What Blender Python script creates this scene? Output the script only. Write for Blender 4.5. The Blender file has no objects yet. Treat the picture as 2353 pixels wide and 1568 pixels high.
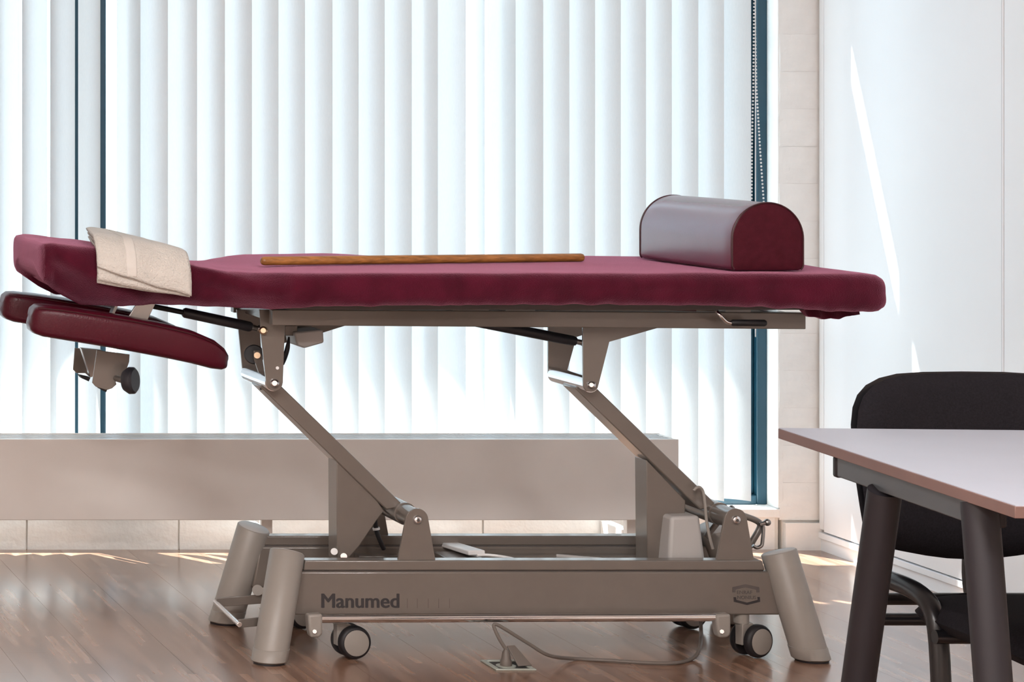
import bpy, bmesh, math, random
from mathutils import Vector, noise

# ------------------------------------------------------------------ camera, sky, sun, exposure
scene = bpy.context.scene
COL = scene.collection
F = 6000.0                      # focal length in pixels of a 2353 x 1568 frame
PX0, PY0, EYE = -1000.0, 220.0, 1.305   # principal point and eye height (view camera with shifted lens)

cam_d = bpy.data.cameras.new('camera')
cam = bpy.data.objects.new('camera', cam_d)
COL.objects.link(cam)
cam.location = (0, 0, EYE)
cam.rotation_euler = (math.radians(90), 0, 0)
cam_d.sensor_fit = 'HORIZONTAL'
cam_d.sensor_width = 36.0
cam_d.lens = F / 2353 * 36.0
cam_d.shift_x = (1176.5 - PX0) / 2353
cam_d.shift_y = -(784.0 - PY0) / 2353
cam_d.clip_end = 300
scene.camera = cam

world = bpy.data.worlds.new('sky')
scene.world = world
world.use_nodes = True
bg = world.node_tree.nodes['Background']
bg.inputs['Color'].default_value = (0.66, 0.84, 1.0, 1)
bg.inputs['Strength'].default_value = 4.2

sun_d = bpy.data.lights.new('sun', 'SUN')
sun_d.energy = 33.0
sun_d.angle = math.radians(0.5)
sun_d.color = (1.0, 0.97, 0.92)
sun = bpy.data.objects.new('sun', sun_d)
COL.objects.link(sun)
SUN = Vector((0.62, -1.0, -2.4))
sun.rotation_euler = SUN.to_track_quat('-Z', 'Y').to_euler()
sun.location = (0, 12, 8)

vs = scene.view_settings
scene.display_settings.display_device = 'sRGB'
vs.view_transform = 'Standard'
vs.look = 'None'
vs.exposure = 0.0
vs.gamma = 1.0
vs.use_curve_mapping = False
try:
    scene.cycles.use_denoising = True
    scene.cycles.max_bounces = 8
    scene.cycles.diffuse_bounces = 5
    scene.cycles.adaptive_threshold = 0.02
    scene.cycles.transparent_max_bounces = 16
    scene.cycles.sample_clamp_indirect = 6.0
except Exception:
    pass

FILL_POWER = 84.0               # watts of each added fill panel
FILL_COLOR = (1.0, 0.96, 0.94)

# ------------------------------------------------------------------ helpers
def X(px, d): return (px - PX0) * d / F
def Z(py, d): return EYE - (py - PY0) * d / F
def P(px, py, d): return Vector((X(px, d), d, Z(py, d)))

class MB:
    def __init__(self): self.v = []; self.f = []
    def add(self, vs_, fs):
        n = len(self.v)
        self.v += [tuple(p) for p in vs_]
        self.f += [tuple(i + n for i in f) for f in fs]
        return self
    def box(self, x0, x1, y0, y1, z0, z1):
        return self.add([(x0,y0,z0),(x1,y0,z0),(x1,y1,z0),(x0,y1,z0),(x0,y0,z1),(x1,y0,z1),(x1,y1,z1),(x0,y1,z1)],
                        [(0,3,2,1),(4,5,6,7),(0,1,5,4),(1,2,6,5),(2,3,7,6),(3,0,4,7)])
    def prism(self, poly, y0, y1):          # poly in x,z ; extruded along y
        n = len(poly)
        a = sum(poly[i][0]*poly[(i+1)%n][1]-poly[(i+1)%n][0]*poly[i][1] for i in range(n))
        if a < 0: poly = poly[::-1]
        vs_ = [(x, y0, z) for x, z in poly] + [(x, y1, z) for x, z in poly]
        fs = [tuple(range(n)), tuple(range(2*n-1, n-1, -1))]
        fs += [(i, i+n, (i+1) % n + n, (i+1) % n) for i in range(n)]
        return self.add(vs_, fs)
    def prism_z(self, poly, z0, z1):        # poly in x,y ; extruded along z
        n = len(poly)
        a = sum(poly[i][0]*poly[(i+1)%n][1]-poly[(i+1)%n][0]*poly[i][1] for i in range(n))
        if a < 0: poly = poly[::-1]
        vs_ = [(x, y, z0) for x, y in poly] + [(x, y, z1) for x, y in poly]
        fs = [tuple(range(n-1, -1, -1)), tuple(range(n, 2*n))]
        fs += [(i, (i+1) % n, (i+1) % n + n, i+n) for i in range(n)]
        return self.add(vs_, fs)
    def cyl(self, p0, p1, r0, r1=None, n=28):
        r1 = r0 if r1 is None else r1
        p0, p1 = Vector(p0), Vector(p1)
        ax = (p1 - p0).normalized()
        u = ax.orthogonal().normalized(); w = ax.cross(u)
        vs_ = []
        for p, r in ((p0, r0), (p1, r1)):
            vs_ += [p + r*(math.cos(2*math.pi*i/n)*u + math.sin(2*math.pi*i/n)*w) for i in range(n)]
        fs = [(i, (i+1) % n, (i+1) % n + n, i+n) for i in range(n)]
        fs += [tuple(range(n-1, -1, -1)), tuple(range(n, 2*n))]
        return self.add(vs_, fs)
    def rod(self, p0, p1, prof, n=28):      # prof: list of (t 0..1 along, radius)
        p0, p1 = Vector(p0), Vector(p1)
        ax = (p1 - p0).normalized()
        u = ax.orthogonal().normalized(); w = ax.cross(u)
        rings = [[p0.lerp(p1, t) + r*(math.cos(2*math.pi*i/n)*u + math.sin(2*math.pi*i/n)*w) for i in range(n)] for t, r in prof]
        return self.loft(rings)
    def loft(self, rings, caps=True):
        n = len(rings[0]); m = len(rings)
        vs_ = [p for r in rings for p in r]
        fs = [(j*n+i, j*n+(i+1) % n, (j+1)*n+(i+1) % n, (j+1)*n+i) for j in range(m-1) for i in range(n)]
        if caps: fs += [tuple(range(n-1, -1, -1)), tuple(range((m-1)*n, m*n))]
        return self.add(vs_, fs)
    def tube(self, pts, r, n=10, smooth=0):
        pts = [Vector(p) for p in pts]
        if smooth:
            q = []
            for i in range(len(pts)-1):
                a = pts[max(i-1, 0)]; b = pts[i]; c = pts[i+1]; d = pts[min(i+2, len(pts)-1)]
                for k in range(smooth):
                    t = k/smooth
                    q.append(0.5*((2*b)+(c-a)*t+(2*a-5*b+4*c-d)*t*t+(3*b-a-3*c+d)*t**3))
            q.append(pts[-1]); pts = q
        rings = []; u = None
        for i, p in enumerate(pts):
            t = (pts[min(i+1, len(pts)-1)] - pts[max(i-1, 0)]).normalized()
            u = t.orthogonal().normalized() if u is None else (u - t*u.dot(t)).normalized()
            w = t.cross(u)
            rings.append([p + r*(math.cos(2*math.pi*k/n)*u + math.sin(2*math.pi*k/n)*w) for k in range(n)])
        return self.loft(rings)
    def ball(self, c, rx, ry=None, rz=None, n=14, m=8):
        ry = rx if ry is None else ry; rz = rx if rz is None else rz
        rings = []
        for j in range(m+1):
            a = math.pi*(j+0.02*(j == 0)-0.02*(j == m))/m
            rings.append([(c[0]+rx*math.sin(a)*math.cos(2*math.pi*i/n), c[1]+ry*math.sin(a)*math.sin(2*math.pi*i/n), c[2]-rz*math.cos(a)) for i in range(n)])
        return self.loft(rings)
    def pad(self, outline, frame, t, rings=7, bulge=None):
        """cushion: outline (a,b) pairs; frame(a,b,h)->point; t half thickness"""
        n = len(outline)
        ca = sum(p[0] for p in outline)/n; cb = sum(p[1] for p in outline)/n
        R = []
        for j in range(2*rings+1):
            s = -1 + j/rings                      # -1 back centre .. 0 rim .. 1 front centre
            k = 1-abs(s)
            k = min(1, max(0.02, k**0.45))
            h = math.copysign(t*(1-k**5)**0.5 if k < 1 else 0, s)
            R.append([frame(ca+(a-ca)*k, cb+(b-cb)*k, h) for a, b in outline])
        return self.loft(R)

ORIG = {}
def world_off(o):
    v = Vector((0, 0, 0))
    while o is not None:
        v += o.location; o = o.parent
    return v

def obj(name, mb, mat, parent=None, bevel=0.0, smooth=True, angle=35, seg=2, loc=None):
    me = bpy.data.meshes.new(name)
    off = world_off(parent) if parent is not None else Vector((0, 0, 0))
    l = Vector(loc) - off if loc is not None else Vector((0, 0, 0))
    off = off + l
    me.from_pydata([(p[0]-off.x, p[1]-off.y, p[2]-off.z) for p in mb.v], [], mb.f)
    me.validate()
    bm = bmesh.new(); bm.from_mesh(me)
    bmesh.ops.recalc_face_normals(bm, faces=bm.faces)
    bm.to_mesh(me); bm.free()
    if smooth:
        me.polygons.foreach_set('use_smooth', [True]*len(me.polygons))
        me.set_sharp_from_angle(angle=math.radians(angle))
    me.materials.append(mat)
    o = bpy.data.objects.new(name, me)
    COL.objects.link(o)
    o.location = l
    if parent is not None: o.parent = parent
    if bevel > 0:
        m = o.modifiers.new('bevel', 'BEVEL'); m.width = bevel; m.segments = seg; m.limit_method = 'ANGLE'; m.angle_limit = math.radians(30)
        m.harden_normals = False
    return o

def tag(o, label, cat, group=None, kind=None):
    o['label'] = label
    if cat: o['category'] = cat
    if group: o['group'] = group
    if kind: o['kind'] = kind
    return o

def thing(name, label, cat, loc, group=None, kind=None):
    o = bpy.data.objects.new(name, None)
    o.empty_display_size = 0.05
    COL.objects.link(o); o.location = loc
    return tag(o, label, cat, group, kind)

def struct(name, mb, mat, label, cat, **k):
    return tag(obj(name, mb, mat, None, **k), label, cat, kind='structure')

def text_mesh(body, size, fat=0.0, sx=1.0):
    cu = bpy.data.curves.new('lettering', 'FONT')
    cu.body = body; cu.size = size; cu.offset = fat; cu.resolution_u = 4
    cu.align_x = 'LEFT'; cu.extrude = 0.0004
    t = bpy.data.objects.new('lettering', cu); COL.objects.link(t)
    bpy.context.view_layer.update()
    me = bpy.data.meshes.new_from_object(t.evaluated_get(bpy.context.evaluated_depsgraph_get()))
    bpy.data.objects.remove(t); bpy.data.curves.remove(cu)
    vs_ = [(v.co.x*sx, v.co.y, v.co.z) for v in me.vertices]; fs = [tuple(p.vertices) for p in me.polygons]
    bpy.data.meshes.remove(me)
    return vs_, fs

def text_on_front(mb, body, size, x0, x1, y, zbase, fat=0.0):
    vs_, fs = text_mesh(body, size, fat)
    a = min(v[0] for v in vs_); b = max(v[0] for v in vs_); s = (x1-x0)/(b-a)
    return mb.add([(x0+(v[0]-a)*s, y-v[2], zbase+v[1]) for v in vs_], fs)

# ------------------------------------------------------------------ materials
def nodes(name):
    m = bpy.data.materials.new(name); m.use_nodes = True
    nt = m.node_tree
    return m, nt, nt.nodes['Principled BSDF']

def mat(name, col, rough=0.5, metal=0.0, spec=0.5, var=0.06, vscale=8.0, bump=0.0, bscale=60.0, coat=0.0, sheen=0.0, sheen_col=None, grain=None, ior=None):
    m, nt, b = nodes(name)
    b.inputs['Roughness'].default_value = rough
    b.inputs['Metallic'].default_value = metal
    b.inputs['Specular IOR Level'].default_value = spec
    if ior: b.inputs['IOR'].default_value = ior
    if coat: b.inputs['Coat Weight'].default_value = coat; b.inputs['Coat Roughness'].default_value = 0.12
    if sheen:
        b.inputs['Sheen Weight'].default_value = sheen
        b.inputs['Sheen Roughness'].default_value = 0.45
        if sheen_col: b.inputs['Sheen Tint'].default_value = (*sheen_col, 1)
    tc = nt.nodes.new('ShaderNodeTexCoord')
    src = tc.outputs['Object']
    if grain:
        mp = nt.nodes.new('ShaderNodeMapping'); mp.inputs['Scale'].default_value = grain
        nt.links.new(src, mp.inputs['Vector']); src = mp.outputs['Vector']
    n = nt.nodes.new('ShaderNodeTexNoise'); n.inputs['Scale'].default_value = vscale; n.inputs['Detail'].default_value = 4
    nt.links.new(src, n.inputs['Vector'])
    r = nt.nodes.new('ShaderNodeValToRGB')
    r.color_ramp.elements[0].position = 0.3; r.color_ramp.elements[1].position = 0.7
    r.color_ramp.elements[0].color = (*[c*(1-var) for c in col], 1)
    r.color_ramp.elements[1].color = (*[min(1, c*(1+var)) for c in col], 1)
    nt.links.new(n.outputs['Fac'], r.inputs['Fac'])
    nt.links.new(r.outputs['Color'], b.inputs['Base Color'])
    if bump:
        n2 = nt.nodes.new('ShaderNodeTexNoise'); n2.inputs['Scale'].default_value = bscale; n2.inputs['Detail'].default_value = 3
        nt.links.new(src, n2.inputs['Vector'])
        bp = nt.nodes.new('ShaderNodeBump'); bp.inputs['Strength'].default_value = bump; bp.inputs['Distance'].default_value = 0.004
        nt.links.new(n2.outputs['Fac'], bp.inputs['Height'])
        nt.links.new(bp.outputs['Normal'], b.inputs['Normal'])
    return m

def slat_material():
    m = bpy.data.materials.new('blind_fabric'); m.use_nodes = True
    nt = m.node_tree; nt.nodes.remove(nt.nodes['Principled BSDF'])
    out = nt.nodes['Material Output']
    d = nt.nodes.new('ShaderNodeBsdfDiffuse'); t = nt.nodes.new('ShaderNodeBsdfTranslucent'); mx = nt.nodes.new('ShaderNodeMixShader')
    tc = nt.nodes.new('ShaderNodeTexCoord'); mp = nt.nodes.new('ShaderNodeMapping'); mp.inputs['Scale'].default_value = (600, 600, 80)
    n = nt.nodes.new('ShaderNodeTexNoise'); n.inputs['Scale'].default_value = 1.0
    r = nt.nodes.new('ShaderNodeValToRGB')
    r.color_ramp.elements[0].color = (0.74, 0.76, 0.77, 1); r.color_ramp.elements[1].color = (0.82, 0.83, 0.84, 1)
    L = nt.links.new
    L(tc.outputs['Object'], mp.inputs['Vector']); L(mp.outputs['Vector'], n.inputs['Vector']); L(n.outputs['Fac'], r.inputs['Fac'])
    L(r.outputs['Color'], d.inputs['Color']); L(r.outputs['Color'], t.inputs['Color'])
    mx.inputs['Fac'].default_value = 0.36
    L(d.outputs[0], mx.inputs[1]); L(t.outputs[0], mx.inputs[2]); L(mx.outputs[0], out.inputs['Surface'])
    return m

def glass_material():
    m = bpy.data.materials.new('window_glass'); m.use_nodes = True
    nt = m.node_tree; nt.nodes.remove(nt.nodes['Principled BSDF'])
    out = nt.nodes['Material Output']
    g = nt.nodes.new('ShaderNodeBsdfGlossy'); g.inputs['Roughness'].default_value = 0.02
    t = nt.nodes.new('ShaderNodeBsdfTransparent'); t.inputs['Color'].default_value = (0.93, 0.96, 0.96, 1)
    mx = nt.nodes.new('ShaderNodeMixShader'); L = nt.links.new
    mx.inputs['Fac'].default_value = 0.05
    L(t.outputs[0], mx.inputs[1]); L(g.outputs[0], mx.inputs[2]); L(mx.outputs[0], out.inputs['Surface'])
    return m

def floor_material():
    m, nt, b = nodes('strip_parquet')
    L = nt.links.new
    geo = nt.nodes.new('ShaderNodeNewGeometry')
    sep = nt.nodes.new('ShaderNodeSeparateXYZ'); L(geo.outputs['Position'], sep.inputs[0])
    # strips run along Y: swap so that the brick rows run along Y
    com = nt.nodes.new('ShaderNodeCombineXYZ'); L(sep.outputs['Y'], com.inputs['X']); L(sep.outputs['X'], com.inputs['Y'])
    br = nt.nodes.new('ShaderNodeTexBrick'); L(com.outputs[0], br.inputs['Vector'])
    br.inputs['Scale'].default_value = 1.0
    br.inputs['Brick Width'].default_value = 0.30; br.inputs['Row Height'].default_value = 0.019
    br.inputs['Mortar Size'].default_value = 0.0; br.inputs['Bias'].default_value = 0.0
    br.offset = 0.37; br.squash = 1.0
    br.inputs['Color1'].default_value = (0, 0, 0, 1); br.inputs['Color2'].default_value = (1, 1, 1, 1)
    mp = nt.nodes.new('ShaderNodeMapping'); mp.inputs['Scale'].default_value = (55, 3, 1); L(geo.outputs['Position'], mp.inputs['Vector'])
    n = nt.nodes.new('ShaderNodeTexNoise'); n.inputs['Scale'].default_value = 1.0; n.inputs['Detail'].default_value = 2; L(mp.outputs[0], n.inputs['Vector'])
    n2 = nt.nodes.new('ShaderNodeTexNoise'); n2.inputs['Scale'].default_value = 2.2; L(geo.outputs['Position'], n2.inputs['Vector'])
    a = nt.nodes.new('ShaderNodeMath'); a.operation = 'MULTIPLY_ADD'; a.inputs[1].default_value = 0.36
    L(br.outputs['Color'], a.inputs[0]); 
    s = nt.nodes.new('ShaderNodeMath'); s.operation = 'MULTIPLY'; s.inputs[1].default_value = 0.45; L(n.outputs['Fac'], s.inputs[0]); L(s.outputs[0], a.inputs[2])
    a2 = nt.nodes.new('ShaderNodeMath'); a2.operation = 'MULTIPLY_ADD'; a2.inputs[1].default_value = 0.25; L(n2.outputs['Fac'], a2.inputs[0]); L(a.outputs[0], a2.inputs[2])
    r = nt.nodes.new('ShaderNodeValToRGB'); L(a2.outputs[0], r.inputs['Fac'])
    e = r.color_ramp.elements
    e[0].position = 0.16; e[0].color = (0.105, 0.053, 0.036, 1)
    e[1].position = 0.86; e[1].color = (0.41, 0.255, 0.18, 1)
    e2 = r.color_ramp.elements.new(0.5); e2.color = (0.245, 0.138, 0.092, 1)
    L(r.outputs['Color'], b.inputs['Base Color'])
    b.inputs['Roughness'].default_value = 0.23
    b.inputs['Specular IOR Level'].default_value = 0.75
    b.inputs['Coat Weight'].default_value = 0.35; b.inputs['Coat Roughness'].default_value = 0.18
    return m

M = {}
M['floor'] = floor_material()
M['subfloor'] = mat('subfloor', (0.10, 0.06, 0.04), 0.8)
M['plaster'] = mat('white_painted_masonry', (0.89, 0.88, 0.86), 0.75, var=0.05, vscale=10, bump=0.9, bscale=34)
M['wall'] = mat('white_wall_paint', (0.80, 0.74, 0.69), 0.8, var=0.02)
M['ceiling'] = mat('ceiling_paint', (0.82, 0.80, 0.77), 0.9, var=0.02)
M['joint'] = mat('mortar_joint', (0.80, 0.78, 0.73), 0.9, var=0.08, bump=0.4)
M['frame'] = mat('dark_teal_frame_paint', (0.012, 0.060, 0.095), 0.35, spec=0.5, var=0.05)
M['glass'] = glass_material()
M['slat'] = slat_material()
M['white_plastic'] = mat('white_plastic', (0.80, 0.80, 0.80), 0.4, var=0.02)
M['radiator'] = mat('radiator_enamel', (0.80, 0.77, 0.74), 0.35, var=0.02)
M['grille'] = mat('radiator_grille', (0.62, 0.64, 0.66), 0.4, var=0.03)
M['cabinet'] = mat('white_laminate', (0.90, 0.91, 0.93), 0.32, var=0.015, vscale=3)
M['paint'] = mat('grey_beige_powder_coat', (0.150, 0.129, 0.112), 0.32, spec=0.5, var=0.03, vscale=30, coat=0.6)
M['foot'] = mat('light_grey_plastic_foot', (0.27, 0.248, 0.225), 0.42, var=0.03, vscale=20)
M['chrome'] = mat('chrome', (0.80, 0.82, 0.85), 0.12, metal=1.0, var=0.02)
M['steel'] = mat('dull_steel', (0.36, 0.35, 0.34), 0.3, metal=1.0, var=0.05)
M['bronze'] = mat('yellow_zinc_bolt', (0.62, 0.48, 0.34), 0.3, metal=1.0, var=0.05)
M['black'] = mat('black_rubber', (0.008, 0.007, 0.009), 0.55, var=0.1)
M['black_plastic'] = mat('black_plastic', (0.020, 0.020, 0.026), 0.4, var=0.1)
M['print'] = mat('dark_print', (0.030, 0.026, 0.028), 0.6, var=0.05)
M['print_soft'] = mat('faded_print', (0.085, 0.075, 0.072), 0.6, var=0.05)
M['print_red'] = mat('faded_print_red', (0.11, 0.085, 0.075), 0.6, var=0.05)
M['housing'] = mat('light_grey_housing', (0.42, 0.41, 0.40), 0.45, var=0.03)
M['cover'] = mat('burgundy_terry', (0.070, 0.0055, 0.017), 0.95, spec=0.1, var=0.28, vscale=14, bump=0.5, bscale=420, sheen=0.75, sheen_col=(1.0, 0.42, 0.62))
M['leather'] = mat('burgundy_vinyl', (0.066, 0.004, 0.013), 0.32, spec=0.28, var=0.08, bump=0.12, bscale=260)
M['bolster'] = mat('burgundy_bolster_vinyl', (0.130, 0.012, 0.040), 0.6, spec=0.25, var=0.06, bump=0.05, bscale=300, coat=1.0)
M['bolster'].node_tree.nodes['Principled BSDF'].inputs['Coat IOR'].default_value = 2.0
M['bolster'].node_tree.nodes['Principled BSDF'].inputs['Coat Roughness'].default_value = 0.27
M['bolster_end'] = mat('matte_burgundy_end', (0.072, 0.008, 0.017), 0.75, spec=0.15, var=0.12, vscale=60, bump=0.1, bscale=500)
M['piping'] = mat('dark_burgundy_piping', (0.045, 0.004, 0.009), 0.4, var=0.05)
M['towel'] = mat('cream_towel', (0.68, 0.66, 0.62), 0.95, spec=0.1, var=0.07, vscale=20, bump=1.0, bscale=230, sheen=0.25)
M['towel_band'] = mat('cream_towel_band', (0.72, 0.70, 0.665), 0.8, spec=0.15, var=0.04, vscale=20, bump=0.3, bscale=500)
M['stick'] = mat('varnished_oak', (0.40, 0.17, 0.045), 0.38, var=0.35, vscale=6, grain=(2, 30, 30), coat=0.2)
M['desk'] = mat('pale_laminate', (0.39, 0.41, 0.48), 0.36, var=0.02)
M['desk_edge'] = mat('brown_desk_edge', (0.15, 0.085, 0.072), 0.5, var=0.10)
M['desk_steel'] = mat('dark_grey_desk_steel', (0.060, 0.064, 0.070), 0.38, var=0.05)
M['desk_leg'] = mat('anthracite_leg', (0.014, 0.012, 0.015), 0.5, var=0.08, spec=0.35)
M['chair_fabric'] = mat('black_fabric', (0.010, 0.009, 0.012), 0.9, var=0.3, vscale=300, spec=0.2, bump=0.3, bscale=500)
M['chair_frame'] = mat('black_tube', (0.009, 0.009, 0.011), 0.3, var=0.05)
M['cord'] = mat('grey_cord', (0.13, 0.11, 0.095), 0.5, var=0.05)
M['outlet'] = mat('pale_metal_plate', (0.42, 0.45, 0.40), 0.4, metal=0.3, var=0.06)
M['outlet_dark'] = mat('outlet_recess', (0.03, 0.028, 0.025), 0.7)
M['pavement'] = mat('pale_pavement', (0.20, 0.21, 0.21), 0.9, var=0.1, vscale=2)
M['unseen_canopy'] = mat('unseen_canopy_metal', (0.55, 0.56, 0.57), 0.6, var=0.03)

# ------------------------------------------------------------------ the room
XL, XR, YB, YW, HC = -1.7, 4.25, -1.9, 7.5, 2.75      # left wall, right wall, wall behind camera, window wall, ceiling
XW0, XW1 = 0.10, 3.49                                  # window opening
ZS, ZT = 0.118, 2.52                                   # window sill, head

fl = struct('floor', MB().box(XL-0.2, XR+0.2, YB-0.2, YW+0.25, -0.12, -0.012), M['subfloor'], 'brown strip parquet floor of the treatment room', 'floor', smooth=False)
# parquet boards, laid along the depth of the room
PW, PL = 0.195, 1.36
meshes = {}
row = 0; x = XL
while x < XR:
    y = YB - random.Random(row).random()*PL
    while y < YW:
        y0 = max(y, YB); y1 = min(y+PL, YW + 0.02)
        if y1 - y0 > 0.02:
            key = round(y1-y0, 4)
            if key not in meshes:
                me = bpy.data.meshes.new('board')
                b = MB().box(0, PW-0.0005, 0, key-0.0005, -0.012, 0)
                me.from_pydata(b.v, [], b.f); me.materials.append(M['floor']); meshes[key] = me
            o = bpy.data.objects.new('board', meshes[key]); COL.objects.link(o)
            o.location = (x, y0, 0); o.parent = fl
        y += PL
    x += PW; row += 1

struct('ceiling', MB().box(XL-0.2, XR+0.2, YB-0.2, YW+0.25, HC, HC+0.1), M['ceiling'], 'white ceiling above the treatment room', 'ceiling', smooth=False)
struct('wall_left', MB().box(XL-0.2, XL, YB-0.2, YW+0.25, -0.012, HC), M['wall'], 'pale wall left of the camera', 'wall', smooth=False)
struct('wall_right', MB().box(XR, XR+0.2, YB-0.2, YW+0.25, -0.012, HC), M['wall'], 'pale wall behind the white cabinet', 'wall', smooth=False)
struct('wall_front', MB().box(XL, XR, YB-0.2, YB, -0.012, HC), M['wall'], 'pale wall behind the camera', 'wall', smooth=False)

# window wall: masonry under, beside and over the opening, with separate painted bricks where they show
wb = MB()
wb.box(XL, XW0, YW, YW+0.20, -0.012, HC)               # left of the window
wb.box(XW0, XW1, YW+0.012, YW+0.20, -0.012, ZS-0.02)   # under the sill
wb.box(XW0, XW1, YW, YW+0.20, ZT, HC)                  # over the window
wb.box(XW1+0.010, XR, YW+0.012, YW+0.20, -0.012, HC)   # pier core
wall = struct('wall_back', wb, M['joint'], 'white painted brick wall around the window', 'wall', smooth=False)

rnd = random.Random(5)
def brick_mesh(name, w, dpt, h, seed, lumps=0.004):
    """rough painted brick with uneven front face, 6x1x4 cells"""
    nx = max(2, min(7, int(w/0.05))); nz = 3
    b = MB()
    vs_ = []; fs = []
    for j in range(nz+1):
        for i in range(nx+1):
            u, v = i/nx, j/nz
            edge = min(u, 1-u, 1)*w; ev = min(v, 1-v)*h
            dz = noise.noise(Vector((u*w*22+seed*7.3, v*h*22, seed))) * lumps
            inset = 0.0015 if (i in (0, nx) or j in (0, nz)) else 0
            vs_.append((u*w, dz+inset, v*h))
    n = len(vs_)
    rim = [i for i in range(nx+1)] + [(j+1)*(nx+1)-1 for j in range(1, nz+1)] + [nz*(nx+1)+i for i in range(nx-1, -1, -1)] + [j*(nx+1) for j in range(nz-1, 0, -1)]
    for j in range(nz):
        for i in range(nx):
            a = j*(nx+1)+i; fs.append((a, a+1, a+nx+2, a+nx+1))
    for k in rim: vs_.append((vs_[k][0], dpt, vs_[k][2]))
    for k in range(len(rim)):
        k2 = (k+1) % len(rim); fs.append((rim[k], n+k, n+k2, rim[k2]))
    me = bpy.data.meshes.new(name)
    me.from_pydata(vs_, [], fs); me.materials.append(M['plaster'])
    me.polygons.foreach_set('use_smooth', [True]*len(me.polygons)); me.set_sharp_from_angle(angle=math.radians(50))
    return me
def put(me, name, loc, parent):
    o = bpy.data.objects.new(name, me); COL.objects.link(o); o.location = loc; o.parent = parent; return o

# pier right of the window: courses of painted brick
ch = 0.1075; variants = [brick_mesh('brick', 0.145, 0.10, ch-0.0004, s) for s in range(5)]
z = 0.085; k = 0
while z < HC - 0.05:
    put(variants[k % 5], 'brick', (XW1+0.001*rnd.random(), YW+0.003*rnd.random(), z), wall); z += ch; k += 1
# base course under the pier, standing slightly proud
put(brick_mesh('brick', 0.125, 0.10, 0.078, 11), 'brick', (XW1+0.012, YW-0.012, 0.0), wall)
# blocks under the sill and the radiator
bw = 0.437; variants = [brick_mesh('block', bw-0.005, 0.08, ZS-0.026, 20+s, 0.005) for s in range(5)]
x = X(64, YW) - 4*bw; k = 0
while x < XW1 - 0.03:
    if x + bw > XW1:
        me = brick_mesh('block', XW1-0.012-x, 0.08, ZS-0.026, 31)
    else:
        me = variants[k % 5]
    put(me, 'block', (x, YW+0.004*rnd.random(), 0.0), wall); x += bw; k += 1
# plastered sill and right reveal
obj('sill', MB().box(XW0, XW1, YW-0.004, YW+0.075, ZS-0.026, ZS), M['plaster'], wall, bevel=0.003)
obj('reveal', MB().box(XW1-0.004, XW1+0.012, YW+0.004, YW+0.15, ZS, ZT), M['plaster'], wall, bevel=0.002)

# window: dark teal frame, two lights
win = thing('window_1', 'dark teal framed window behind the white vertical blinds', 'window', (1.8, YW+0.10, ZS), kind='structure')
fy0, fy1 = YW+0.070, YW+0.135
xr = XW1-0.004
mx0, mx1 = X(166, fy0), X(247, fy0)-0.036                 # mullion between the two lights
obj('outer_frame', MB().box(xr-0.030, xr, fy0, fy1, ZS, ZT).box(XW0, XW0+0.03, fy0, fy1, ZS, ZT).box(XW0+0.03, xr-0.030, fy0, fy1, ZS, ZS+0.028).box(XW0+0.03, xr-0.030, fy0, fy1, ZT-0.03, ZT), M['frame'], win, bevel=0.003)
obj('mullion', MB().box(mx0, mx1, fy0-0.005, fy1, ZS+0.028, ZT-0.03), M['frame'], win, bevel=0.003)
for a, b_ in ((XW0+0.03, mx0), (mx1, xr-0.030)):
    s = MB()
    t = 0.036
    s.box(a, a+t, fy0+0.018, fy1, ZS+0.028, ZT-0.03).box(b_-t, b_, fy0+0.018, fy1, ZS+0.028, ZT-0.03)
    s.box(a+t, b_-t, fy0+0.018, fy1, ZS+0.028, ZS+0.062).box(a+t, b_-t, fy0+0.018, fy1, ZT-0.07, ZT-0.03)
    sash = obj('sash', s, M['frame'], win, bevel=0.004)
    obj('pane', MB().box(a+t, b_-t, fy0+0.045, fy0+0.049, ZS+0.062, ZT-0.07), M['glass'], win, smooth=False)
obj('glazing_bead', MB().box(xr-0.0525, xr-0.0495, fy0+0.012, fy0+0.02, ZS+0.05, ZT-0.05), M['steel'], win)

# outdoors: pale paving, and an unseen overhang shading the slats, its slot added for the sun streak
struct('pavement', MB().box(-40, 45, YW+0.20, 70, -0.25, -0.08), M['pavement'], 'sunlit pale paving outside the window', 'pavement', smooth=False)
cz = 2.62; y_at = lambda zz: YW+0.07+(cz-zz)/2.4
cn = thing('unseen_canopy', 'unseen metal overhang outside the window, slot added to throw a sun streak', 'unseen_canopy', (1.8, YW+0.2, cz), kind='structure')
obj('unseen_canopy_panel', MB().box(-6, 9, YW+0.20, y_at(2.08), cz, cz+0.03), M['unseen_canopy'], cn, smooth=False)
obj('unseen_canopy_panel', MB().box(-6, 9, y_at(1.95), y_at(0.76), cz, cz+0.03), M['unseen_canopy'], cn, smooth=False)
for xx in (-5, -2, 1.2, 4.6, 7.5):
    obj('unseen_canopy_bracket', MB().box(xx, xx+0.04, YW+0.20, y_at(0.76), cz+0.03, cz+0.10), M['unseen_canopy'], cn, smooth=False)

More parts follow.
